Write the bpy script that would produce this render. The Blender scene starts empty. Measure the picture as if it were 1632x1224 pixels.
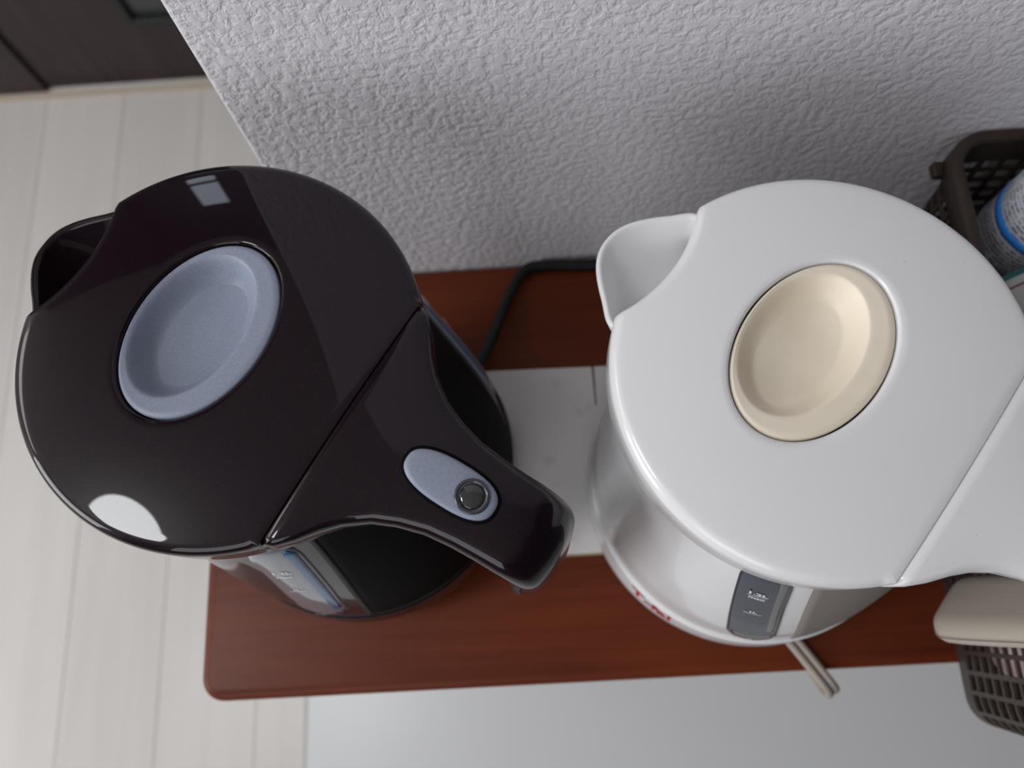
import bpy, bmesh, math, random
from mathutils import Vector, Matrix
random.seed(7)
S = bpy.context.scene
COL = S.collection
R = math.radians

# ------------------------------------------------------------------ camera
def rot(axis, a):
    return Matrix.Rotation(a, 4, axis)
cam_d = bpy.data.cameras.new('camera')
cam = bpy.data.objects.new('camera', cam_d)
COL.objects.link(cam)
cam.matrix_world = Matrix.Translation((.0007, -.2168, .4549)) @ rot('Z', .063) @ rot('X', .293) @ rot('Z', -.12)
cam_d.sensor_fit = 'HORIZONTAL'
cam_d.sensor_width = 36
cam_d.lens = 1250 / 1632 * 36
cam_d.clip_start = .01
cam_d.dof.use_dof = True
cam_d.dof.focus_distance = .255
cam_d.dof.aperture_fstop = 9.5
S.camera = cam

# ------------------------------------------------------------------ world, lights, exposure
w = bpy.data.worlds.new('world')
S.world = w
w.use_nodes = True
w.node_tree.nodes['Background'].inputs[0].default_value = (.93, .96, 1, 1)
w.node_tree.nodes['Background'].inputs[1].default_value = .03

def area(name, loc, target, sx, sy, power, col):
    d = bpy.data.lights.new(name, 'AREA')
    d.shape = 'RECTANGLE'; d.size = sx; d.size_y = sy
    d.energy = power; d.color = col
    o = bpy.data.objects.new(name, d)
    COL.objects.link(o)
    o.location = loc
    o.rotation_euler = (Vector(target) - Vector(loc)).to_track_quat('-Z', 'Y').to_euler()
    return o
lamp = area('ceiling_lamp', (-1.10, -.43, 1.57), (-1.10, -.43, 0), .46, .46, 11.4, (.965, .985, 1))
lamp.data.shape = 'DISK'
area('left_fill_light', (-2.25, -.85, .65), (0, -.1, .1), 1.1, 1.2, 26.5, (.96, .975, 1))  # added soft fill from the left, no window stands there
area('front_fill_light', (-.75, -2.0, .9), (0, -.1, .1), 1.1, 1.2, 11, (.97, .98, 1))  # added fill from the front to lift the wall, no real window
area('corridor_fill_light', (-2.2, .45, 1.57), (-1.4, .55, 0), 1.1, .7, 15, (1, .97, .95))  # added fill that brightens the far-left floor, not an actual lamp

vs = S.view_settings
vs.view_transform = 'Standard'; vs.look = 'None'; vs.gamma = 1; vs.exposure = 0
vs.use_curve_mapping = False

# ------------------------------------------------------------------ helpers
def tag(o, label=None, cat=None, group=None, kind=None):
    if label: o['label'] = label
    if cat: o['category'] = cat
    if group: o['group'] = group
    if kind: o['kind'] = kind
    return o
def empty(name, loc=(0, 0, 0), rz=0):
    o = bpy.data.objects.new(name, None)
    COL.objects.link(o)
    o.location = loc; o.rotation_euler = (0, 0, rz); o.empty_display_size = .02
    return o
def link(name, me, mat, parent=None, smooth=True, loc=None, rz=0):
    o = bpy.data.objects.new(name, me)
    COL.objects.link(o)
    if mat and not me.materials:
        me.materials.append(mat)
    if smooth:
        me.polygons.foreach_set('use_smooth', [True] * len(me.polygons))
    if parent: o.parent = parent
    if loc: o.location = loc
    if rz: o.rotation_euler = (0, 0, rz)
    return o
def mesh(name, verts, faces, recalc=True):
    me = bpy.data.meshes.new(name)
    me.from_pydata([tuple(v) for v in verts], [], faces)
    me.update()
    if recalc:
        bm = bmesh.new(); bm.from_mesh(me)
        bmesh.ops.recalc_face_normals(bm, faces=bm.faces)
        bm.to_mesh(me); bm.free()
    return me
def loft(rings, closed=True, cap0=False, cap1=False):
    n = len(rings[0]); V = [p for r in rings for p in r]; F = []
    for i in range(len(rings) - 1):
        for j in range(n if closed else n - 1):
            k = (j + 1) % n
            F.append((i * n + j, i * n + k, (i + 1) * n + k, (i + 1) * n + j))
    if cap0: F.append(tuple(range(n))[::-1])
    if cap1: F.append(tuple((len(rings) - 1) * n + j for j in range(n)))
    return V, F
def box_mesh(name, x0, x1, y0, y1, z0, z1, bev=0, seg=2):
    bm = bmesh.new()
    bmesh.ops.create_cube(bm, size=1)
    for v in bm.verts:
        v.co = Vector((x0 + (v.co.x + .5) * (x1 - x0), y0 + (v.co.y + .5) * (y1 - y0), z0 + (v.co.z + .5) * (z1 - z0)))
    if bev:
        bmesh.ops.bevel(bm, geom=bm.edges[:], offset=bev, segments=seg, profile=.6, affect='EDGES')
    me = bpy.data.meshes.new(name)
    bm.to_mesh(me); bm.free()
    return me
def rrect(x0, x1, y0, y1, r, seg=6):
    P = []
    for cx, cy, a0 in ((x1 - r, y1 - r, 0), (x0 + r, y1 - r, 90), (x0 + r, y0 + r, 180), (x1 - r, y0 + r, 270)):
        for i in range(seg + 1):
            a = R(a0 + 90 * i / seg)
            P.append((cx + r * math.cos(a), cy + r * math.sin(a)))
    return P
def slab(name, x0, x1, y0, y1, z0, z1, r, e, seg=8):
    """rounded-corner board with rounded edges"""
    rings = []
    for i in range(7):
        a = R(-90 + 90 * i / 6); d = e * (1 - math.cos(a))
        rings.append([(x, y, z0 + e * (1 + math.sin(a))) for x, y in rrect(x0 + d, x1 - d, y0 + d, y1 - d, max(r - d, .0005), seg)])
    for i in range(7):
        a = R(90 * i / 6); d = e * (1 - math.cos(a))
        rings.append([(x, y, z1 - e + e * math.sin(a)) for x, y in rrect(x0 + d, x1 - d, y0 + d, y1 - d, max(r - d, .0005), seg)])
    V, F = loft(rings, True, True, True)
    return mesh(name, V, F)
def tube_mesh(name, pts, rad, n=12, off=(0, 0, 0)):
    """smooth tube through control points (Catmull-Rom)"""
    P = [Vector(p) + Vector(off) for p in pts]
    Q = [P[0] * 2 - P[1]] + P + [P[-1] * 2 - P[-2]]
    C = []
    for i in range(1, len(Q) - 2):
        for k in range(8):
            t = k / 8
            a, b, c, d = Q[i - 1], Q[i], Q[i + 1], Q[i + 2]
            C.append(.5 * ((2 * b) + (c - a) * t + (2 * a - 5 * b + 4 * c - d) * t * t + (3 * b - a - 3 * c + d) * t ** 3))
    C.append(P[-1])
    rings = []; up = Vector((0, 0, 1))
    for i, c in enumerate(C):
        t = (C[min(i + 1, len(C) - 1)] - C[max(i - 1, 0)]).normalized()
        s = t.cross(up)
        if s.length < .1: s = t.cross(Vector((1, 0, 0)))
        s.normalize(); u = s.cross(t)
        rings.append([c + rad * (math.cos(2 * math.pi * k / n) * s + math.sin(2 * math.pi * k / n) * u) for k in range(n)])
    V, F = loft(rings, True, True, True)
    return mesh(name, V, F)
def interp(x, xs, ys):
    if x <= xs[0]: return ys[0]
    for i in range(len(xs) - 1):
        if x <= xs[i + 1]:
            t = (x - xs[i]) / (xs[i + 1] - xs[i])
            return ys[i] + t * (ys[i + 1] - ys[i])
    return ys[-1]
def sinterp(x, xs, ys):
    """monotone-ish smooth interpolation"""
    n = len(xs)
    if x <= xs[0]: return ys[0]
    if x >= xs[-1]: return ys[-1]
    m = []
    for i in range(n):
        if i == 0: m.append((ys[1] - ys[0]) / (xs[1] - xs[0]))
        elif i == n - 1: m.append((ys[-1] - ys[-2]) / (xs[-1] - xs[-2]))
        else: m.append((ys[i + 1] - ys[i - 1]) / (xs[i + 1] - xs[i - 1]))
    for i in range(n - 1):
        if x <= xs[i + 1]:
            h = xs[i + 1] - xs[i]; t = (x - xs[i]) / h
            return ((2 * t ** 3 - 3 * t * t + 1) * ys[i] + (t ** 3 - 2 * t * t + t) * h * m[i]
                    + (-2 * t ** 3 + 3 * t * t) * ys[i + 1] + (t ** 3 - t * t) * h * m[i + 1])
_txt = {}
def text_mesh(body, size, align='CENTER', bold=0):
    """text outline as a flat mesh in its own xy plane: list of verts, list of faces"""
    k = (body, size, align, bold)
    if k not in _txt:
        c = bpy.data.curves.new('lettering', 'FONT')
        c.body = body; c.size = size; c.align_x = align; c.align_y = 'CENTER'; c.resolution_u = 3; c.offset = bold
        o = bpy.data.objects.new('lettering', c)
        COL.objects.link(o)
        bpy.context.view_layer.update()
        m = bpy.data.meshes.new_from_object(o.evaluated_get(bpy.context.evaluated_depsgraph_get()))
        _txt[k] = ([tuple(v.co) for v in m.vertices], [tuple(p.vertices) for p in m.polygons])
        bpy.data.objects.remove(o); bpy.data.meshes.remove(m); bpy.data.curves.remove(c)
    return _txt[k]

# ------------------------------------------------------------------ materials
def mat(name, col, rough=.5, spec=.5, metal=0, coat=0, coat_rough=.05, trans=0, ior=1.45, sheen=0):
    m = bpy.data.materials.new(name); m.use_nodes = True
    b = m.node_tree.nodes['Principled BSDF']
    b.inputs['Base Color'].default_value = (*col, 1)
    b.inputs['Roughness'].default_value = rough
    b.inputs['Specular IOR Level'].default_value = spec
    b.inputs['Metallic'].default_value = metal
    b.inputs['Coat Weight'].default_value = coat
    b.inputs['Coat Roughness'].default_value = coat_rough
    b.inputs['Transmission Weight'].default_value = trans
    b.inputs['IOR'].default_value = ior
    return m
class NT:
    def __init__(s, m):
        s.t = m.node_tree; s.b = s.t.nodes['Principled BSDF']
    def n(s, typ, **kw):
        x = s.t.nodes.new(typ)
        for k, v in kw.items():
            if k in x.inputs.keys(): x.inputs[k].default_value = v
            else: setattr(x, k, v)
        return x
    def l(s, a, b): s.t.links.new(a, b)
def coords(nt, scale=(1, 1, 1), kind='Object', loc=(0, 0, 0)):
    tc = nt.n('ShaderNodeTexCoord'); mp = nt.n('ShaderNodeMapping')
    mp.inputs['Scale'].default_value = scale; mp.inputs['Location'].default_value = loc
    nt.l(tc.outputs[kind], mp.inputs['Vector'])
    return mp.outputs['Vector']
def ramp(nt, fac, stops):
    r = nt.n('ShaderNodeValToRGB')
    e = r.color_ramp.elements
    while len(e) < len(stops): e.new(.5)
    for i, (p, c) in enumerate(stops):
        e[i].position = p; e[i].color = (*c, 1)
    nt.l(fac, r.inputs['Fac'])
    return r.outputs['Color']
def bump(nt, h, strength, dist):
    b = nt.n('ShaderNodeBump'); b.inputs['Strength'].default_value = strength; b.inputs['Distance'].default_value = dist
    nt.l(h, b.inputs['Height']); nt.l(b.outputs['Normal'], nt.b.inputs['Normal'])

def m_wallpaper():
    m = mat('wallpaper', (.81, .785, .82), .55, .35); nt = NT(m)
    v = coords(nt)
    a = nt.n('ShaderNodeTexNoise', Scale=225., Detail=3., Roughness=.55, Distortion=.3); nt.l(v, a.inputs['Vector'])
    b = nt.n('ShaderNodeTexNoise', Scale=430., Detail=2., Roughness=.5); nt.l(v, b.inputs['Vector'])
    r = ramp(nt, a.outputs['Fac'], [(.36, (0, 0, 0)), (.56, (1, 1, 1))])
    mx = nt.n('ShaderNodeMath', operation='MULTIPLY_ADD'); mx.inputs[1].default_value = .35
    nt.l(b.outputs['Fac'], mx.inputs[0]); nt.l(r, mx.inputs[2])
    bump(nt, mx.outputs[0], .38, .0011)
    return m
def m_floor():
    m = mat('floor_board', (.66, .61, .56), .32, .4); nt = NT(m)
    v = coords(nt, (60, 5, 5), 'Generated')
    v2 = coords(nt, (40, 3, 3), 'Object')
    a = nt.n('ShaderNodeTexNoise', Scale=1., Detail=4., Roughness=.6); nt.l(v2, a.inputs['Vector'])
    oi = nt.n('ShaderNodeObjectInfo')
    c = ramp(nt, a.outputs['Fac'], [(.3, (.595, .565, .535)), (.7, (.64, .612, .59))])
    hsv = nt.n('ShaderNodeHueSaturation'); nt.l(c, hsv.inputs['Color'])
    mr = nt.n('ShaderNodeMapRange'); mr.inputs['To Min'].default_value = .95; mr.inputs['To Max'].default_value = 1.03
    nt.l(oi.outputs['Random'], mr.inputs['Value']); nt.l(mr.outputs[0], hsv.inputs['Value'])
    nt.l(hsv.outputs['Color'], nt.b.inputs['Base Color'])
    return m
def m_wood():
    m = mat('red_brown_wood', (.12, .035, .014), .42, .2, coat=.03, coat_rough=.25); nt = NT(m)
    v = coords(nt, (3.5, 75, 75))
    a = nt.n('ShaderNodeTexNoise', Scale=2., Detail=6., Roughness=.62, Distortion=.5); nt.l(v, a.inputs['Vector'])
    v2 = coords(nt, (2.5, 7, 7))
    b = nt.n('ShaderNodeTexNoise', Scale=2.2, Detail=2.); nt.l(v2, b.inputs['Vector'])
    mx = nt.n('ShaderNodeMath', operation='MULTIPLY_ADD'); mx.inputs[1].default_value = .55
    nt.l(b.outputs['Fac'], mx.inputs[0])
    sc = nt.n('ShaderNodeMath', operation='MULTIPLY'); sc.inputs[1].default_value = .5
    nt.l(a.outputs['Fac'], sc.inputs[0]); nt.l(sc.outputs[0], mx.inputs[2])
    c = ramp(nt, mx.outputs[0], [(.36, (.075, .0125, .004)), (.53, (.115, .0215, .006)), (.7, (.145, .030, .008))])
    nt.l(c, nt.b.inputs['Base Color'])
    return m
def m_door():
    m = mat('dark_brown_door', (.03, .022, .02), .4, .4); nt = NT(m)
    v = coords(nt, (28, 28, 1.2))
    a = nt.n('ShaderNodeTexNoise', Scale=2., Detail=4., Roughness=.6); nt.l(v, a.inputs['Vector'])
    c = ramp(nt, a.outputs['Fac'], [(.3, (.021, .0125, .0135)), (.7, (.040, .025, .026))])
    nt.l(c, nt.b.inputs['Base Color'])
    return m
def m_paint():
    """deep aubergine lacquer with fine metallic flakes"""
    m = mat('aubergine_lacquer', (.010, .004, .008), .3, .1, coat=.62, coat_rough=.02); nt = NT(m)
    v = coords(nt, (900, 900, 900))
    vo = nt.n('ShaderNodeTexVoronoi'); nt.l(v, vo.inputs['Vector'])
    c = ramp(nt, vo.outputs['Color'], [(.0, (.006, .0022, .004)), (.88, (.010, .0036, .007)), (.98, (.05, .022, .04))])
    nt.l(c, nt.b.inputs['Base Color'])
    return m
def m_satin(name, c0, c1, rough, scale=1200, spec=.45):
    m = mat(name, c0, rough, spec); nt = NT(m)
    v = coords(nt)
    a = nt.n('ShaderNodeTexNoise', Scale=float(scale), Detail=2.); nt.l(v, a.inputs['Vector'])
    c = ramp(nt, a.outputs['Fac'], [(.35, c0), (.7, c1)])
    nt.l(c, nt.b.inputs['Base Color'])
    bump(nt, a.outputs['Fac'], .12, .0002)
    return m
def m_white():
    m = mat('white_plastic', (.77, .765, .775), .22, .5, coat=.4, coat_rough=.05); nt = NT(m)
    v = coords(nt)
    a = nt.n('ShaderNodeTexVoronoi', Scale=60.); nt.l(v, a.inputs['Vector'])
    c = ramp(nt, a.outputs['Distance'], [(.0, (.60, .57, .53)), (.035, (.77, .765, .775))])
    nt.l(c, nt.b.inputs['Base Color'])
    return m
def m_beige():
    m = mat('cream_plastic', (.84, .75, .61), .38, .4); nt = NT(m)
    v = coords(nt)
    a = nt.n('ShaderNodeTexNoise', Scale=45., Detail=3.); nt.l(v, a.inputs['Vector'])
    c = ramp(nt, a.outputs['Fac'], [(.3, (.80, .705, .56)), (.6, (.85, .765, .63))])
    nt.l(c, nt.b.inputs['Base Color'])
    return m
def m_sheet():
    m = mat('white_sheet', (.74, .72, .71), .4, .4); nt = NT(m)
    v = coords(nt)
    a = nt.n('ShaderNodeTexNoise', Scale=38., Detail=3.); nt.l(v, a.inputs['Vector'])
    c = ramp(nt, a.outputs['Fac'], [(.28, (.60, .54, .49)), (.38, (.73, .71, .70))])
    nt.l(c, nt.b.inputs['Base Color'])
    return m
M = dict(
    wall=m_wallpaper(), floor=m_floor(), wood=m_wood(), door=m_door(), paint=m_paint(), white=m_white(),
    beige=m_beige(), sheet=m_sheet(),
    wall_plain=mat('wall_paint', (.66, .64, .63), .7, .2),
    ceiling=mat('ceiling_paint', (.56, .55, .545), .8, .2),
    joint=mat('floor_joint', (.58, .54, .50), .6, .2),
    frame_black=mat('black_frame', (.012, .013, .013), .35),
    glass_door=mat('smoked_glass', (.045, .05, .048), .12, .6),
    grey=m_satin('grey_plastic', (.25, .28, .36), (.29, .32, .41), .42),
    matt_black=m_satin('matt_black_plastic', (.0035, .003, .0035), (.005, .0045, .005), .6, 1200, .05),
    black_rubber=mat('black_rubber', (.010, .010, .011), .5, .4),
    cord_beige=mat('beige_cord', (.36, .31, .27), .45, .4),
    gauge_clear=mat('clear_gauge', (.25, .265, .30), .08, .4, coat=.35, coat_rough=.03),
    gauge_blue=mat('blue_gauge', (.06, .14, .27), .15, .3, coat=.2),
    gauge_deep=mat('deep_blue_water', (.02, .04, .09), .12, .5, coat=.6),
    gauge_smoke=mat('smoked_gauge', (.040, .046, .064), .16, .12, coat=.03, coat_rough=.1),
    gauge_smoke_band=mat('smoked_gauge_band', (.10, .10, .095), .15, .3, coat=.1),
    gauge_smoke_water=mat('smoked_gauge_water', (.03, .027, .025), .12, .3, coat=.1),
    print_white=mat('white_print', (.78, .80, .84), .5),
    print_red=mat('red_print', (.42, .012, .03), .4),
    lens=mat('smoked_lens', (.03, .03, .03), .08, .6, coat=1, coat_rough=.02),
    lens_ring=mat('dark_glossy_ring', (.05, .055, .06), .12, .7),
    basket=mat('dark_brown_plastic', (.037, .025, .020), .42, .4),
    floor_mat=mat('white_vinyl', (.635, .64, .645), .3, .4),
)

# ------------------------------------------------------------------ the setting
FZ = -.80
def structure(name, me, m, parent=None, smooth=False):
    return tag(link(name, me, m, parent, smooth), kind='structure')
floor = structure('floor', box_mesh('floor', -2.6, 1.6, -2.2, .95, FZ - .03, FZ - .0012), M['joint'])
# floor boards run away from the camera, staggered butt joints
pw = .1497
seam0 = -.7337
for i in range(-9, 8):
    x0 = seam0 + i * pw
    y = -1.75 + (i % 3) * .31
    cuts = [-1.75]
    cuts.append(.129 if i == -2 else -.66 - (i % 3) * .28)
    cuts.append(.93)
    for a, b in zip(cuts[:-1], cuts[1:]):
        me = box_mesh('floor_plank', x0 + .0003, x0 + pw - .0003, a + .0003, b - .0003, FZ - .0012, FZ, .0005, 1)
        link('floor_plank', me, M['floor'], floor, False)

WX = -.1213
me = box_mesh('wall_back', WX, 1.6, 0, .11, FZ, 1.6, .0022, 3)
wall_back = structure('wall_back', me, M['wall'])
structure('ceiling', box_mesh('ceiling', -2.6, 1.6, -2.2, .95, 1.6, 1.63), M['ceiling'])
structure('wall_far', box_mesh('wall_far', -2.6, 1.6, .85, .95, FZ, 1.6), M['wall_plain'])
structure('wall_left', box_mesh('wall_left', -2.65, -2.6, -2.2, .95, FZ, 1.6), M['wall_plain'])

# two dark sliding doors across the corridor, right one set a little further back
door_1 = structure('door_1', box_mesh('door_1', -1.75, -.884, .801, .829, FZ + .002, 1.59, .002, 1), M['door'])
d2 = empty('door_2', (0, 0, 0)); tag(d2, kind='structure')
gx0, gz0 = -.657, -.655
y0, y1 = .811, .839
bm = bmesh.new()
for x0_, x1_, z0_, z1_ in ((-.95, gx0, FZ + .002, 1.59), (gx0, .0, FZ + .002, gz0), (.0, .12, FZ + .002, 1.59), (gx0, .0, .80, 1.59)):
    tmp = box_mesh('tmp', x0_, x1_, y0, y1, z0_, z1_)
    bm.from_mesh(tmp); bpy.data.meshes.remove(tmp)
me = bpy.data.meshes.new('door_leaf'); bm.to_mesh(me); bm.free()
link('door_leaf', me, M['door'], d2, False)
bm = bmesh.new()
for x0_, x1_, z0_, z1_ in ((gx0, gx0 + .016, gz0, .80), (-.016, 0, gz0, .80), (gx0 + .016, -.016, gz0, gz0 + .016), (gx0 + .016, -.016, .784, .80)):
    tmp = box_mesh('tmp', x0_, x1_, y0 - .004, y0 + .02, z0_, z1_, .001, 1)
    bm.from_mesh(tmp); bpy.data.meshes.remove(tmp)
me = bpy.data.meshes.new('glazing_frame'); bm.to_mesh(me); bm.free()
link('glazing_frame', me, M['frame_black'], d2, False)['label'] = 'black frame round the smoked glass'
link('glass_pane', box_mesh('glass_pane', gx0 + .016, -.016, y0 + .008, y0 + .013, gz0 + .016, .784), M['glass_door'], d2, False)
w1 = structure('window_1', box_mesh('window_1', -.645, -.535, .803, .811, .91, 1.16, .002, 1), M['frame_black'])
pane_m = mat('daylit_pane', (.6, .65, .7), .3)
pane_m.node_tree.nodes['Principled BSDF'].inputs['Emission Color'].default_value = (.75, .84, 1, 1)
pane_m.node_tree.nodes['Principled BSDF'].inputs['Emission Strength'].default_value = 4
link('window_pane', box_mesh('window_pane', -.637, -.543, .8015, .804, .985, 1.15), pane_m, w1, False)
link('window_pane', box_mesh('window_pane', -.637, -.543, .8015, .804, .92, .965), pane_m, w1, False)
structure('trim_1', box_mesh('trim_1', -1.75, .12, .785, .80, FZ, FZ + .003), mat('pale_track', (.52, .44, .36), .5))

# ------------------------------------------------------------------ shelf table
BD = .2513
XL = -.189
table = tag(empty('side_table', (XL, -BD, FZ)), 'narrow red-brown wooden side table with rounded corners against the textured wall', 'table')
def child(o, p):
    o.parent = p; o.matrix_parent_inverse = Matrix.Translation(p.location).inverted(); return o
top = child(link('table_top', slab('table_top', XL, .62, -BD, -.0005, -.020, 0, .013, .006), M['wood']), table)
for lx, ly in ((XL + .05, -.05), (XL + .05, -BD + .05), (.57, -.05), (.57, -BD + .05)):
    rings = [[(lx + s * a, ly + s * b, z) for a, b in ((-1, -1), (1, -1), (1, 1), (-1, 1))] for z, s in ((FZ, .011), (-.3, .015), (-.02, .017))]
    V, F = loft(rings, True, True, True)
    child(link('leg', mesh('leg', V, F), M['wood'], None, False), table)
V, F = loft([[(x, y, z) for x, y in rrect(XL + .035, .585, -BD + .035, -.035, .004, 2)] for z in (-.06, -.0202)], True)
child(link('apron', mesh('apron', V, F), M['wood'], None, False), table)

# white sheet between and under the kettles: body in two halves with a slit on the wall side
sh = tag(empty('white_board', (-.01, -.127, 0)), 'thin white stained board lying on the wooden table under the kettles', 'board')
outl = [(-.085, -.1825), (.15, -.1828), (.15, -.0725), (.0422, -.0722), (.0419, -.0965), (.0411, -.0965), (.0408, -.0722), (-.085, -.0700)]
rings = [[(x, y, z) for x, y in outl] for z in (.0001, .0008)]
V, F = loft(rings, True, True, True)
child(link('sheet', mesh('sheet', V, F), M['sheet'], None, False), sh)
V, F = loft([[(x, y, z) for x, y in ((-.085, -.1837), (.15, -.184), (.15, -.1829), (-.085, -.1826))] for z in (.0001, .0007)], True, True, True)
child(link('edge_strip', mesh('edge_strip', V, F), mat('tan_edge', (.42, .30, .17), .5), None, False), sh)['label'] = 'tan cut edge'

# white floor mat in front of the table
fm = tag(empty('floor_mat', (.3, -.9, FZ)), 'smooth white mat on the beige floor in front of the wooden table', 'mat')
child(link('mat_body', slab('mat_body', -.3539, 1.2, -1.5, -.20, FZ + .0002, FZ + .0062, .002, .003, 3), M['floor_mat']), fm)

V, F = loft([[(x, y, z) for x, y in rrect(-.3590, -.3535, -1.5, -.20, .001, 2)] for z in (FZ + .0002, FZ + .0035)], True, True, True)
child(link('edge_shade_strip', mesh('edge_shade_strip', V, F), mat('grey_edge_shade', (.40, .385, .37), .5), None, False), fm)  # shadow line beside the mat, put in as a thin dark grey strip

# ------------------------------------------------------------------ kettles
HT = .212           # top of the lid above the table
RL = .0705
ZP = [.020, .024, .034, 0.0500, .0515, .054, .080, .110, .140, .170, .200]
RP = [.0790, .0818, .0824, .0808, .0795, .0791, .0775, .0740, .0697, .0655, .0620]
def body_r(z): return interp(z, ZP, RP)
def body_c(z): return interp(z, [.05, .195], [.017, .004])
SKEW = [0, 0]
def on_body(az, z, off=0):
    az += SKEW[1] + SKEW[0] * (z - .11) / .1
    r = body_r(z) + off
    return Vector((body_c(z) + r * math.cos(az), r * math.sin(az), z))
def dome(r): return .0045 * (r / RL) ** 2.6
CU = .0521          # crease between lid and handle
DC = (-.0065, .001) # dish centre
DA, DB = .0340, .0240
NR = .055; NC = -.0597 - NR

def lid_outline(th):
    """distance from the dish centre to the lid outline in direction th"""
    dx, dy = math.cos(th), math.sin(th)
    b = DC[0] * dx + DC[1] * dy
    c = DC[0] ** 2 + DC[1] ** 2 - RL ** 2
    t = -b + math.sqrt(b * b - c)
    if dx > 0: t = min(t, (CU - DC[0]) / dx)
    ox = DC[0] - NC
    b = ox * dx + DC[1] * dy; c = ox * ox + DC[1] ** 2 - NR ** 2
    disc = b * b - c
    if disc > 0 and -b > 0:
        t = min(t, -b - math.sqrt(disc))
    return t
def make_lid():
    angs = [2 * math.pi * i / 220 for i in range(220)]
    def a_of(u, v): return math.atan2(v - DC[1], u - DC[0]) % (2 * math.pi)
    hv = math.sqrt(RL ** 2 - CU ** 2)
    for s in (1, -1):
        angs.append(a_of(CU, s * hv))
    angs = sorted(angs)
    rings = []
    er = .0036
    def at(th, k):
        """k 0..1 from the hole to just inside the outline"""
        dx, dy = math.cos(th), math.sin(th)
        e = 1 / math.sqrt((dx / DB) ** 2 + (dy / DA) ** 2)
        o = lid_outline(th)
        return dx, dy, e, o
    # hole wall and lip
    for off, dz in ((.0, -.0040), (.0, -.0012), (.0004, -.0004), (.0012, 0)):
        ring = []
        for th in angs:
            dx, dy, e, o = at(th, 0)
            u, v = DC[0] + dx * (e + off), DC[1] + dy * (e + off)
            ring.append((u, v, HT - dome(math.hypot(u, v)) + dz))
        rings.append(ring)
    for k in [i / 16 for i in range(1, 17)]:
        ring = []
        for th in angs:
            dx, dy, e, o = at(th, k)
            t = e + .0012 + (o - er - e - .0012) * k
            u, v = DC[0] + dx * t, DC[1] + dy * t
            ring.append((u, v, HT - dome(math.hypot(u, v))))
        rings.append(ring)
    for a in (15, 30, 45, 60, 75, 90):
        ring = []
        for th in angs:
            dx, dy, e, o = at(th, 1)
            flat = abs(DC[0] + dx * o - CU) < 1e-4
            q = .1 if flat else 1
            t = o - er * q + er * q * math.sin(R(a))
            if flat: t = min(t, o)
            u, v = DC[0] + dx * t, DC[1] + dy * t
            ring.append((u, v, HT - dome(math.hypot(u, v)) - er * q * (1 - math.cos(R(a)))))
        rings.append(ring)
    for dz, inset in ((.0075, 0), (.0155, 0), (.0165, .0008), (.0165, .004), (.012, .005)):
        ring = []
        for th in angs:
            dx, dy, e, o = at(th, 1)
            u, v = DC[0] + dx * (o - inset), DC[1] + dy * (o - inset)
            ring.append((u, v, HT - .0045 - dz))
        rings.append(ring)
    V, F = loft(rings, True)
    return mesh('lid', V, F)
def make_dish():
    """oval thumb well: rim, sloping wall, floor"""
    N = 72
    rings = []
    def ell(cu, cv, a, b, z):
        return [(cu + b * math.cos(2 * math.pi * i / N), cv + a * math.sin(2 * math.pi * i / N), z) for i in range(N)]
    zt = HT - .0012
    spec = [(DC[0], DC[1], DA - .0006, DB - .0006, zt - .0030), (DC[0], DC[1], DA - .0006, DB - .0006, zt - .0006),
            (DC[0], DC[1], DA - .0012, DB - .0012, zt)]
    iu, iv, ia, ib = DC[0] - .0036, DC[1], .0280, .0188      # inner lip
    fa, fb = ia - .0075, ib - .0070                          # floor
    fu, fv = iu + .0006, iv
    for k in (.3, .6, .85, 1):
        spec.append((DC[0] + (iu - DC[0]) * k, DC[1] + (iv - DC[1]) * k, DA - .0012 + (ia - DA + .0012) * k, DB - .0012 + (ib - DB + .0012) * k, zt - .0003 * k))
    D = .0088
    for h_, d_ in ((.04, .010), (.10, .05), (.17, .13), (.26, .26), (.36, .42), (.47, .58), (.58, .72), (.70, .84), (.82, .93), (.92, .98), (1, 1)):
        spec.append((iu + (fu - iu) * h_, iv + (fv - iv) * h_, ia + (fa - ia) * h_, ib + (fb - ib) * h_, zt - .0003 - D * d_))
    for k in (.6, .25, .02):
        spec.append((fu, fv, fa * k, fb * k, zt - .0003 - D - .0003 * (1 - k)))
    for c in spec: rings.append(ell(*c))
    V, F = loft(rings, True, False, True)
    return mesh('thumb_well', V, F)

# handle: a bridge that leaves the lid, bends and drops as a free grip
HP = [(.0523, HT - .0022), (.0560, HT - .0024), (.0605, HT - .0026), (.0655, HT - .0028), (.0705, HT - .0031), (.0780, HT - .0036),
      (.0860, HT - .0043), (.0950, HT - .0053), (.1040, HT - .0065), (.1130, HT - .0078)]
HW = [.0472, .0455, .0408, .0345, .0292, .0237, .0203, .0178, .0168, .0164]
HTK = [.0200, .0195, .0185, .0172, .0162, .0152, .0148, .0148, .0150, .0152]
HC = [.0024, .0024, .0024, .0024, .0024, .0024, .0024, .0026, .0028, .0030]
ac = (.1138, HT - .0078 - .0215)
for i in range(1, 9):
    a = R(82 - 80 * i / 8)
    HP.append((ac[0] + .0215 * math.cos(a), ac[1] + .0215 * math.sin(a))); HW.append(.0164 - .0004 * i / 8); HTK.append(.0155); HC.append(.0030)
for u_, z_, w_, t_ in ((0.1363, .165, .0158, .0160), (0.1363, .145, .0157, .0166), (0.1361, .125, .0160, .0170), (0.1357, .105, .0164, .0172), (0.1351, .088, .0167, .0174), (0.1345, .076, .0166, .0172)):
    HP.append((u_, z_)); HW.append(w_); HTK.append(t_); HC.append(.0040)
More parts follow.
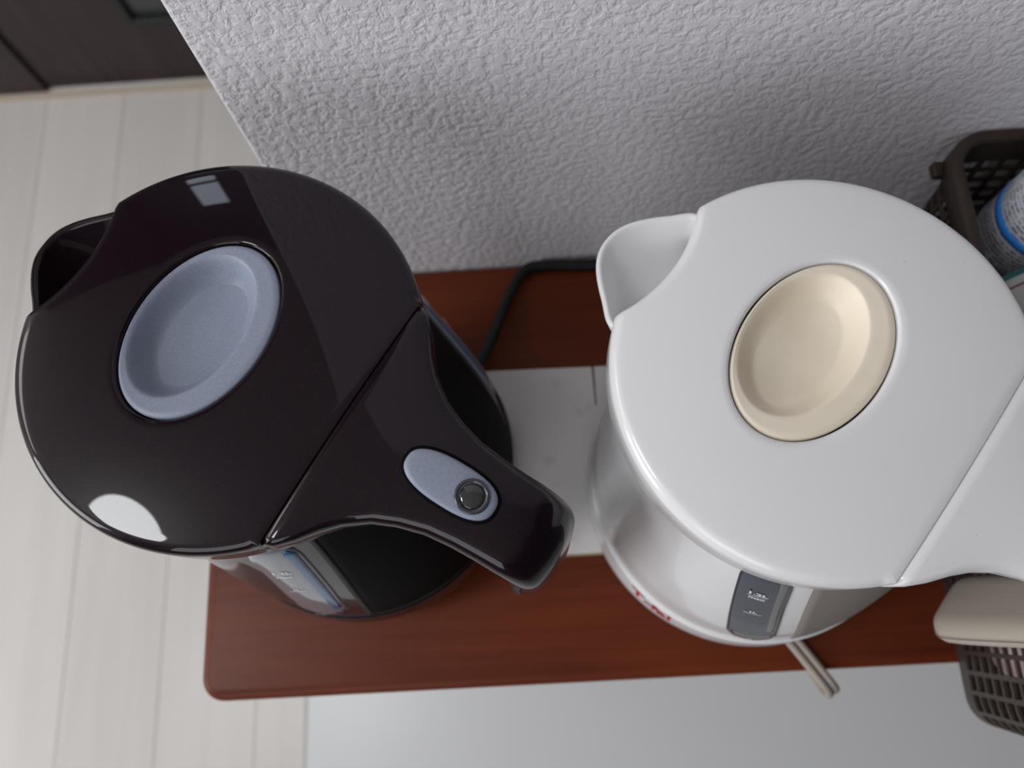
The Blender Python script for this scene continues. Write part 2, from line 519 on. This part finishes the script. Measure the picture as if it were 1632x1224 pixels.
def handle_frame(i):
    a = Vector(HP[max(i - 1, 0)]); b = Vector(HP[min(i + 1, len(HP) - 1)])
    t = (b - a).normalized()
    if i == 0: t = Vector((1, 0))
    return Vector(HP[i]), t, Vector((-t.y, t.x))
def handle_ring(i, grow=0, only_inner=False, scale=1.0, shift=0):
    p, t, n = handle_frame(i)
    wd, tk, cr = HW[i] * scale + grow, HTK[i] * scale, HC[i]
    rc = min((.0036 if i < 3 else .0045) if i < 18 else .007, tk * .45); rb = (min(.0065, tk * .48) if i < 18 else tk * .5) if i > 5 else .004
    pts = []
    for j in range(13):
        pts.append((-wd + rc + (2 * wd - 2 * rc) * j / 12, 0))
    for j in range(1, 7):
        a = R(90 - 15 * j); pts.append((wd - rc + rc * math.cos(a), -rc + rc * math.sin(a)))
    for j in range(0, 7):
        a = R(-15 * j); pts.append((wd - rb + rb * math.cos(a), -tk + rb + rb * math.sin(a)))
    for j in range(1, 12):
        pts.append((wd - rb - (2 * wd - 2 * rb) * j / 12, -tk))
    for j in range(0, 7):
        a = R(-90 - 15 * j); pts.append((-wd + rb + rb * math.cos(a), -tk + rb + rb * math.sin(a)))
    for j in range(0, 6):
        a = R(180 - 15 * j); pts.append((-wd + rc + rc * math.cos(a), -rc + rc * math.sin(a)))
    out = []
    mid = -HTK[i] / 2 * (1 - scale)
    for v, h in pts:
        h2 = h + mid - cr * min(1, (v / wd) ** 2) * (1 if h > -tk * .6 else 0.15)
        q = p + n * h2 + t * shift
        out.append((q.x, v, q.y))
    return out
def make_handle():
    rings = [handle_ring(0, -.0006, shift=.0)]
    # crease bevel
    r0 = handle_ring(0)
    rings = [[(x, y * .99, z - .0005) for x, y, z in r0], [(x + .0003, y, z - .0001) for x, y, z in r0]]
    for i in range(1, len(HP)): rings.append(handle_ring(i))
    L = len(HP) - 1
    for k in range(1, 8):
        a = R(90 * k / 7.5)
        rings.append(handle_ring(L, 0, scale=max(math.cos(a), .12), shift=.015 * math.sin(a)))
    V, F = loft(rings, True, True, True)
    return mesh('handle', V, F)
def make_grip():
    """soft inner face of the hanging grip, wrapped round its sides and tip"""
    i0 = 18
    rings = []
    L = len(HP) - 1
    for i in range(i0, L + 1): rings.append((i, 1.0, 0))
    for k in range(1, 8):
        a = R(90 * k / 7.5)
        rings.append((L, max(math.cos(a), .12), .015 * math.sin(a)))
    out = []
    n_top = 13
    for q, (i, sc, shf) in enumerate(rings):
        r = handle_ring(i, 0, scale=sc, shift=shf)
        c = Vector((sum(x for x, y, z in r) / len(r), 0, sum(z for x, y, z in r) / len(r)))
        g = .0007 if q > 0 else -.0015
        sel = r[n_top + 3:] ; sel = sel[:-4]
        out.append([tuple(Vector(v) + (Vector(v) - c).normalized() * g) for v in sel])
    V, F = loft(out, False)
    F.append(tuple((len(out) - 1) * len(out[0]) + j for j in range(len(out[0]))))
    return mesh('grip_lining', V, F)
def make_body():
    zs = [.019, .020, .022, .024, .028, .034, .040, .046, .0496, .0500, .0506, .0511, .0515, .0522] + [.056 + (.195 - .056) * i / 24 for i in range(25)]
    rings = []
    N = 128
    for z in zs:
        rr = body_r(max(z, .0202)) - (.002 if z < .0195 else 0)
        rings.append([(body_c(z) + rr * math.cos(2 * math.pi * i / N), rr * math.sin(2 * math.pi * i / N), z) for i in range(N)])
    V, F = loft(rings, True, True, True)
    return mesh('body', V, F)
def patch(name, az0, az1, z0, z1, off, bulge=0, nz=20, na=12, rnd=0, skew=0):
    """panel lying on the body, optionally with rounded ends"""
    V = []; F = []
    for j in range(nz + 1):
        z = z0 + (z1 - z0) * j / nz
        e = 1
        if rnd:
            d = min(z - z0, z1 - z)
            if d < rnd: e = math.sqrt(max(0, 1 - ((rnd - d) / rnd) ** 2)) * .75 + .25
        for i in range(na + 1):
            s = -1 + 2 * i / na
            az = (az0 + az1) / 2 + (az1 - az0) / 2 * s * e
            o = off + bulge * (1 - s * s) * min(1, e)
            V.append(on_body(R(az), z, o))
    m = na + 1
    for j in range(nz):
        for i in range(na):
            F.append((j * m + i, j * m + i + 1, (j + 1) * m + i + 1, (j + 1) * m + i))
    # rim folded back to the body
    edge = [i for i in range(m)] + [j * m + na for j in range(1, nz + 1)] + [nz * m + i for i in range(na - 1, -1, -1)] + [j * m for j in range(nz - 1, 0, -1)]
    base = len(V)
    for k in edge:
        p = V[k]; c = Vector((body_c(p.z), 0, p.z)); d = (p - c).normalized()
        V.append(p - d * (off + .001))
    n = len(edge)
    for k in range(n):
        F.append((edge[k], base + k, base + (k + 1) % n, edge[(k + 1) % n]))
    return mesh(name, V, F)
def body_text(name, s, size, az, z, off, bold=0, tilt=0):
    V0, F0 = text_mesh(s, size, 'CENTER', bold)
    r = body_r(z)
    V = [on_body(R(az) + x / r, z + y, off) for x, y, _ in V0]
    return mesh(name, V, F0, False)
def body_line(name, az, z, w, h, off):
    r = body_r(z); n = 6; V = []; F = []
    for i in range(n + 1):
        x = -w / 2 + w * i / n
        V += [on_body(R(az) + x / r, z - h / 2, off), on_body(R(az) + x / r, z + h / 2, off)]
    for i in range(n): F.append((2 * i, 2 * i + 2, 2 * i + 3, 2 * i + 1))
    return mesh(name, V, F, False)
def make_spout():
    rim = [(-.0635, .0278), (-.0682, .0262), (-.0735, .0212), (-.0785, .0166), (-.0830, .0115), (-.0860, .0060), (-.0870, .0)]
    rim = rim + [(u, -v) for u, v in rim[-2::-1]]
    # refine with Catmull-Rom
    P = [Vector((u, v)) for u, v in rim]; Q = [2 * P[0] - P[1]] + P + [2 * P[-1] - P[-2]]
    C = []
    for i in range(1, len(Q) - 2):
        for k in range(4):
            t = k / 4; a, b, c, d = Q[i - 1], Q[i], Q[i + 1], Q[i + 2]
            C.append(.5 * (2 * b + (c - a) * t + (2 * a - 5 * b + 4 * c - d) * t * t + (3 * b - a - 3 * c + d) * t ** 3))
    C.append(P[-1])
    n = len(C); cols = []
    for i, p in enumerate(C):
        k = i / (n - 1); s = abs(2 * k - 1)          # 1 at the corners, 0 at the tip
        nrm = (C[min(i + 1, n - 1)] - C[max(i - 1, 0)]).normalized()
        nrm = Vector((-nrm.y, nrm.x))
        if nrm.dot(Vector((-1, 0)) if s < .5 else Vector((-.4, p.y))) < 0: nrm = -nrm
        zr = HT - .0130 - .002 * (1 - s)
        az = math.pi - math.asin(max(-1, min(1, p.y / .066)))
        zb = .135 + .050 * s
        foot = on_body(az, zb, -.001)
        mid = Vector((p.x, p.y, zr - .010)) * .6 + foot * .4
        outer = Vector((p.x, p.y, zr - .0015))
        top_o = Vector((p.x - nrm.x * .0006, p.y - nrm.y * .0006, zr - .0002))
        top_i = Vector((p.x - nrm.x * .0019, p.y - nrm.y * .0019, zr - .0003))
        inn = Vector((p.x - nrm.x * .0026, p.y - nrm.y * .0026, zr - .0016))
        # trough floor, drawn in towards the inside of the kettle
        cen = Vector((-.050, p.y * .35, HT - .036))
        w1 = inn * .72 + cen * .28 + Vector((0, 0, -.0050))
        w2 = inn * .40 + cen * .60 + Vector((0, 0, -.0055))
        cols.append([foot, mid, outer, top_o, top_i, inn, w1, w2, cen])
    V, F = loft(cols, False)
    me = mesh('spout', V, F)
    return me
def rounded_plan(u0, u1, w0, w1, N=48):
    """egg outline between two round ends"""
    P = []
    for i in range(N):
        a = 2 * math.pi * i / N
        c, s = math.cos(a), math.sin(a)
        k = (c + 1) / 2
        wv = w0 + (w1 - w0) * k
        P.append(((u0 + u1) / 2 + (u1 - u0) / 2 * math.copysign(abs(c) ** .8, c), wv * math.copysign(abs(s) ** .8, s)))
    return P
def handle_top_z(u, v):
    us = [p[0] for p in HP[:12]]; zs = [p[1] for p in HP[:12]]
    wv = interp(u, us, HW[:12])
    return interp(u, us, zs) - interp(u, us, HC[:12]) * min(1, (v / wv) ** 2)
def make_button(grow=0, lift=.0016, name='lid_button'):
    base = rounded_plan(.0775 - grow, .1102 + grow, .0072 + grow, .0080 + grow)
    cu = .0938; rings = []
    for sc, h in ((1.0, -.002), (1.0, lift * .35), (.97, lift * .7), (.92, lift * .93), (.85, lift), (.6, lift), (.3, lift), (.02, lift)):
        rings.append([(cu + (u - cu) * sc, v * sc, handle_top_z(cu + (u - cu) * sc, v * sc) + h) for u, v in base])
    V, F = loft(rings, True, True, True)
    return mesh(name, V, F)
def disc_rings(cu, cv, prof, N=36):
    rings = []
    for r, h in prof:
        rings.append([(cu + r * math.cos(2 * math.pi * i / N), cv + r * math.sin(2 * math.pi * i / N),
                       handle_top_z(cu + r * math.cos(2 * math.pi * i / N), cv) + h) for i in range(N)])
    return loft(rings, True, True, True)

MESH = dict(lid=make_lid(), dish=make_dish(), handle=make_handle(), grip=make_grip(), body=make_body(), spout=make_spout(),
            button=make_button(), groove=make_button(.0011, .00025, 'button_groove'))
V, F = disc_rings(.1020, .0, [(.0057, .0010), (.0057, .0021), (.0053, .0024), (.0047, .0024), (.0044, .0014)])
MESH['ring'] = mesh('lens_ring', V, F)
V, F = disc_rings(.1020, .0, [(.0045, .0005), (.0045, .0012), (.0040, .0019), (.0030, .0022), (.0015, .0024), (.0001, .0024)])
MESH['lens'] = mesh('lens', V, F)
def cp(k): return MESH[k].copy()

def kettle(name, loc, ang, label, mm, dark):
    k = tag(empty(name, (loc[0], loc[1], .0), R(ang)), label, 'kettle', 'electric kettles on the wooden table')
    SKEW[:] = [R(11 if dark else -11), R(2.4 if dark else -3.2)]
    body = link('body', cp('body'), mm['shell'], k)
    sp = link('spout', cp('spout'), mm['shell'], k)
    lid = link('lid', cp('lid'), mm['shell'], k)
    well = link('thumb_well', cp('dish'), mm['soft'], lid); well['label'] = mm['well_label']
    h = link('handle', cp('handle'), mm['shell'], k)
    g = link('grip_lining', cp('grip'), mm['grip'], h)
    if not dark: g['label'] = 'cream inner face of the grip'
    gr = link('button_groove', cp('groove'), M['matt_black'] if dark else mm['shell'], h)
    b = link('lid_button', cp('button'), mm['soft'], h); b['label'] = mm['button_label']
    link('lens_ring', cp('ring'), M['lens_ring'], h); link('lens', cp('lens'), M['lens'], h)
    rp = link('rear_panel', patch('rear_panel', -46.5, 46.5, .0545, .198, .0005, 0, 24, 30), mm['panel'], k)
    rp['label'] = mm['panel_label']
    for s in (-1, 1):
        if dark: link('panel_seam', patch('panel_seam', s * 46.3, s * 48.0, .0545, .198, .0007, 0, 24, 2), M['black_rubber'], k)
        gw = link('water_gauge', patch('water_gauge', s * 52.5, s * 69.0, .066, .182, .0005, .0014, 30, 12, .016), mm['gauge'], k)
        gw['label'] = mm['gauge_label']
        a0 = s * 60.7
        if dark:
            link('blue_strip', patch('blue_strip', s * 53.6, s * 58.6, .085, .178, .0012, .0004, 20, 4, .003), M['gauge_blue'], gw)
            link('water_strip', patch('water_strip', s * 53.6, s * 58.8, .068, .085, .0012, .0004, 8, 4, .002), M['gauge_deep'], gw)
            ta = s * 62.3
        else:
            link('pale_strip', patch('pale_strip', s * 54.2, s * 57.0, .092, .178, .0012, .0004, 20, 4, .003), M['gauge_smoke_band'], gw)
            link('water_strip', patch('water_strip', s * 53.8, s * 67.5, .067, .092, .0011, .0009, 8, 8, .008), M['gauge_smoke_water'], gw)
            ta = s * 62
        o = .00215
        link('lettering', body_text('lettering', '1.2L', .0044, ta, .1560, o, .00014), M['print_white'], gw)
        link('mark_line', body_line('mark_line', ta, .1530, .0068, .0004, o), M['print_white'], gw)
        link('lettering', body_text('lettering', 'max', .0035, ta, .1508, o, .00012), M['print_white'], gw)
        link('lettering', body_text('lettering', '1L', .0033, ta, .1302, o, .00012), M['print_white'], gw)
        link('mark_line', body_line('mark_line', ta, .1278, .0070, .0005, o), M['print_white'], gw)
        link('lettering', body_text('lettering', '0.8L', .0033, ta, .0745, o, .00006), M['print_white'], gw)
    if not dark:
        lt = link('lettering', body_text('lettering', 'T-fal', .0135, -97, .0435, .0003, .0003), M['print_red'], body)
        lt['label'] = 'red brand lettering on the lower band'
    return k
DK = (-.1033, -.1219); DANG = -33.8
WK = (.0989, -.1425); WANG = -40.2
kettle('electric_kettle', DK, DANG, 'dark aubergine electric kettle with grey oval well and grey lid button', dict(
    shell=M['paint'], soft=M['grey'], grip=M['black_rubber'], panel=M['matt_black'], gauge=M['gauge_clear'],
    well_label='grey oval thumb well', button_label='grey egg-shaped lid button', panel_label='matt black rear panel',
    gauge_label='clear grey water window'), True)
kettle('electric_kettle', WK, WANG, 'white electric kettle with cream oval well and smoked water window', dict(
    shell=M['white'], soft=M['beige'], grip=mat('cream_grip', (.41, .36, .305), .45, .4), panel=mat('cream_panel', (.205, .172, .152), .45, .2), gauge=M['gauge_smoke'],
    well_label='cream oval thumb well', button_label='cream lid button', panel_label='cream rear panel',
    gauge_label='smoked dark water window'), False)

# power bases with their cords
def power_base(loc, ang, m, label):
    a = R(ang); c = (loc[0] + .017 * math.cos(a), loc[1] + .017 * math.sin(a))
    b = tag(empty('power_base', (c[0], c[1], .0009)), label, 'base')
    N = 96
    prof = [(.066, 0), (.0785, .0004), (.0795, .003), (.0792, .012), (.0770, .0168), (.072, .0178), (.03, .0178)]
    V, F = loft([[(r * math.cos(2 * math.pi * i / N), r * math.sin(2 * math.pi * i / N), z) for i in range(N)] for r, z in prof], True, True, True)
    link('base_body', mesh('base_body', V, F), m, b)
    return b
b = power_base(DK, DANG, M['matt_black'], 'round black power base under the dark kettle with a black cord')
child(link('cord', tube_mesh('cord', [(-.036, -.079, .008), (-.0242, -.0640, .0085), (-.0157, -.0457, .007), (-.0065, -.0240, .0055), (.0035, -.0085, .005),
      (.0160, -.0050, .0045), (.045, -.0062, .004), (.095, -.006, .004), (.17, -.007, .004), (.195, -.008, .004)], .0034), M['black_rubber']), b)
b = power_base(WK, WANG, M['white'], 'round white power base under the white kettle with a beige cord')
pts = [(.1300, -.2280, .0050), (.1360, -.2350, .0040), (.1445, -.2475, .0038), (.1515, -.2575, .0022), (.1556, -.2622, -.0030), (.1568, -.2628, -.014), (.1560, -.2540, -.0285), (.1530, -.2360, -.050), (.150, -.2280, -.12), (.146, -.227, -.30)]
sx, sy = .00178, .00114
for s in (-1, 1):
    child(link('cord_strand', tube_mesh('cord_strand', pts, .0021, 12, (s * sx, s * sy, 0)), M['cord_beige']), b)

# ------------------------------------------------------------------ basket with its contents
BX0, BX1, BY0, BY1, BH = .2245, .400, -.2830, -.0125, .115
FL = .0095            # flare at the rim
def basket():
    t = tag(empty('storage_basket', ((BX0 + BX1) / 2, (BY0 + BY1) / 2, .0003)), 'dark brown plastic basket with square holes beside the white kettle', 'basket')
    r = .015
    def outline(z, d=0):
        k = z / BH; f = FL * k
        return rrect(BX0 - f - d, BX1 + f + d, BY0 - f * .3 - d, BY1 + f * .8 + d, r + d + .002 * k, 8)
    def along(z, s):
        """point at fraction s of the perimeter, the same station at every height"""
        P = outline(z); i, t = stations(s)
        a, b = P[i], P[(i + 1) % len(P)]
        return (a[0] + (b[0] - a[0]) * t, a[1] + (b[1] - a[1]) * t, z)
    P0 = outline(0)
    L0 = [math.dist(P0[i], P0[(i + 1) % len(P0)]) for i in range(len(P0))]
    per = sum(L0)
    def stations(s):
        s %= per
        for i, l in enumerate(L0):
            if s <= l: return i, s / l
            s -= l
        return len(L0) - 1, 1
    # phase: a hole centred on y = -.260 of the left wall
    i_left = 17
    s_left = sum(L0[:i_left]) + (P0[i_left][1] + .260)
    n = round(per / .0098); pitch = per / n; hole = .0076
    ss = []
    for i in range(n):
        c = s_left + i * pitch
        ss += [c - hole / 2, c, c + hole / 2, c + pitch / 2]
    zs = [.0]
    for j in range(10): zs += [.0130 + j * .0091 - .0035, .0130 + j * .0091 + .0035]
    zs.append(BH)
    W_ = len(ss); V = [along(z, s) for z in zs for s in ss]; F = []
    for j in range(len(zs) - 1):
        for i in range(W_):
            if i % 4 in (0, 1) and j % 2 == 1: continue
            k = (i + 1) % W_
            F.append((j * W_ + i, j * W_ + k, (j + 1) * W_ + k, (j + 1) * W_ + i))
    o = child(link('basket_wall', mesh('basket_wall', V, F), M['basket'], None, False), t)
    md = o.modifiers.new('thickness', 'SOLIDIFY'); md.thickness = .0016; md.offset = 0
    V, F = loft([[(x, y, z) for x, y in outline(0, -.0005)] for z in (.0003, .003)], True, True, True)
    child(link('basket_bottom', mesh('basket_bottom', V, F), M['basket'], None, False), t)
    rings = []
    for d, z in ((-.0015, BH - .002), (-.0018, BH + .0015), (-.0008, BH + .0026), (.0035, BH + .0026), (.0046, BH + .0012), (.0046, BH - .0090), (.0036, BH - .0090), (.0032, BH - .001), (-.0015, BH - .002)):
        rings.append([(x, y, z) for x, y in outline(BH, d)])
    V, F = loft(rings, True)
    child(link('rim', mesh('rim', V, F), M['basket']), t)
    # small lug under the rim at the back corner
    child(link('rim_lug', slab('rim_lug', .2075, .2180, -.0185, -.0105, BH - .012, BH - .007, .0015, .001, 3), M['basket'], None, False), t)
    return t
basket()

# tall bottle standing at the back of the basket
bc = (.2626, -.0395)
bt = tag(empty('detergent_bottle', (bc[0], bc[1], .0035)), 'round bottle with printed grey label and blue band standing in the brown basket', 'bottle')
def lathe(name, prof, m, parent, N=56):
    V, F = loft([[(r * math.cos(2 * math.pi * i / N), r * math.sin(2 * math.pi * i / N), z) for i in range(N)] for r, z in prof], True, True, True)
    return link(name, mesh(name, V, F), m, parent)
lathe('bottle_body', [(.020, 0), (.0232, .003), (.0238, .01), (.0238, .150), (.022, .162), (.014, .175), (.012, .178), (.012, .185)], mat('clear_dark_bottle', (.10, .13, .15), .12, .5, coat=.5), bt)
def m_label():
    """grey label crowded with rows of print too small to read"""
    m = mat('printed_label', (.5, .5, .54), .4); nt = NT(m)
    v = coords(nt)
    a = nt.n('ShaderNodeTexVoronoi', Scale=800.); nt.l(v, a.inputs['Vector'])
    wv = nt.n('ShaderNodeTexWave', wave_type='BANDS', bands_direction='Z', Scale=110.); nt.l(v, wv.inputs['Vector'])
    x = nt.n('ShaderNodeMath', operation='MULTIPLY'); nt.l(a.outputs['Color'], x.inputs[0]); nt.l(wv.outputs['Fac'], x.inputs[1])
    c = ramp(nt, x.outputs[0], [(.30, (.74, .75, .84)), (.50, (.12, .12, .15))])
    nt.l(c, nt.b.inputs['Base Color'])
    return m
lathe('label', [(.0238, .074), (.0241, .0742), (.0241, .145), (.0238, .1452)], m_label(), bt)
lathe('blue_band', [(.0240, .0930), (.0243, .0931), (.0243, .0985), (.0240, .0986)], mat('blue_print', (.03, .25, .78), .35), bt)['label'] = 'blue band round the label'
lathe('bottle_cap', [(.0125, .178), (.0145, .179), (.0145, .196), (.013, .198), (.002, .198)], M['floor_mat'], bt)

# white carton leaning in front of the bottle
ct = tag(empty('carton', (.2468, -.0770, .0038)), 'slim white carton with teal edge and red line standing in the basket beside the bottle', 'box')
link('carton_body', box_mesh('carton_body', -.0125, .0125, -.011, .011, 0, .0962, .0006, 1), mat('white_card', (.50, .49, .48), .5), ct)
link('teal_edge', box_mesh('teal_edge', -.0127, .0127, .0082, .0112, .0925, .0965, .0004, 1), mat('teal_print', (.02, .13, .13), .4), ct)
link('red_line', box_mesh('red_line', -.0126, .0126, .0036, .0046, .0950, .0964, .0002, 1), mat('dark_red_print', (.20, .012, .02), .4), ct)
ct.rotation_euler = (0, 0, R(21.7))
pk = tag(empty('soft_packet', (.280, -.215, .0035)), 'pale pink and white packet lying on the bottom of the brown basket', 'packet')
link('packet_body', slab('packet_body', -.045, .07, -.045, .05, 0, .03, .012, .012, 4), mat('pale_pink_film', (.55, .40, .40), .35), pk)
link('packet_label', slab('packet_label', -.03, .05, -.03, .035, .0298, .0306, .006, .0003, 3), M['floor_mat'], pk)
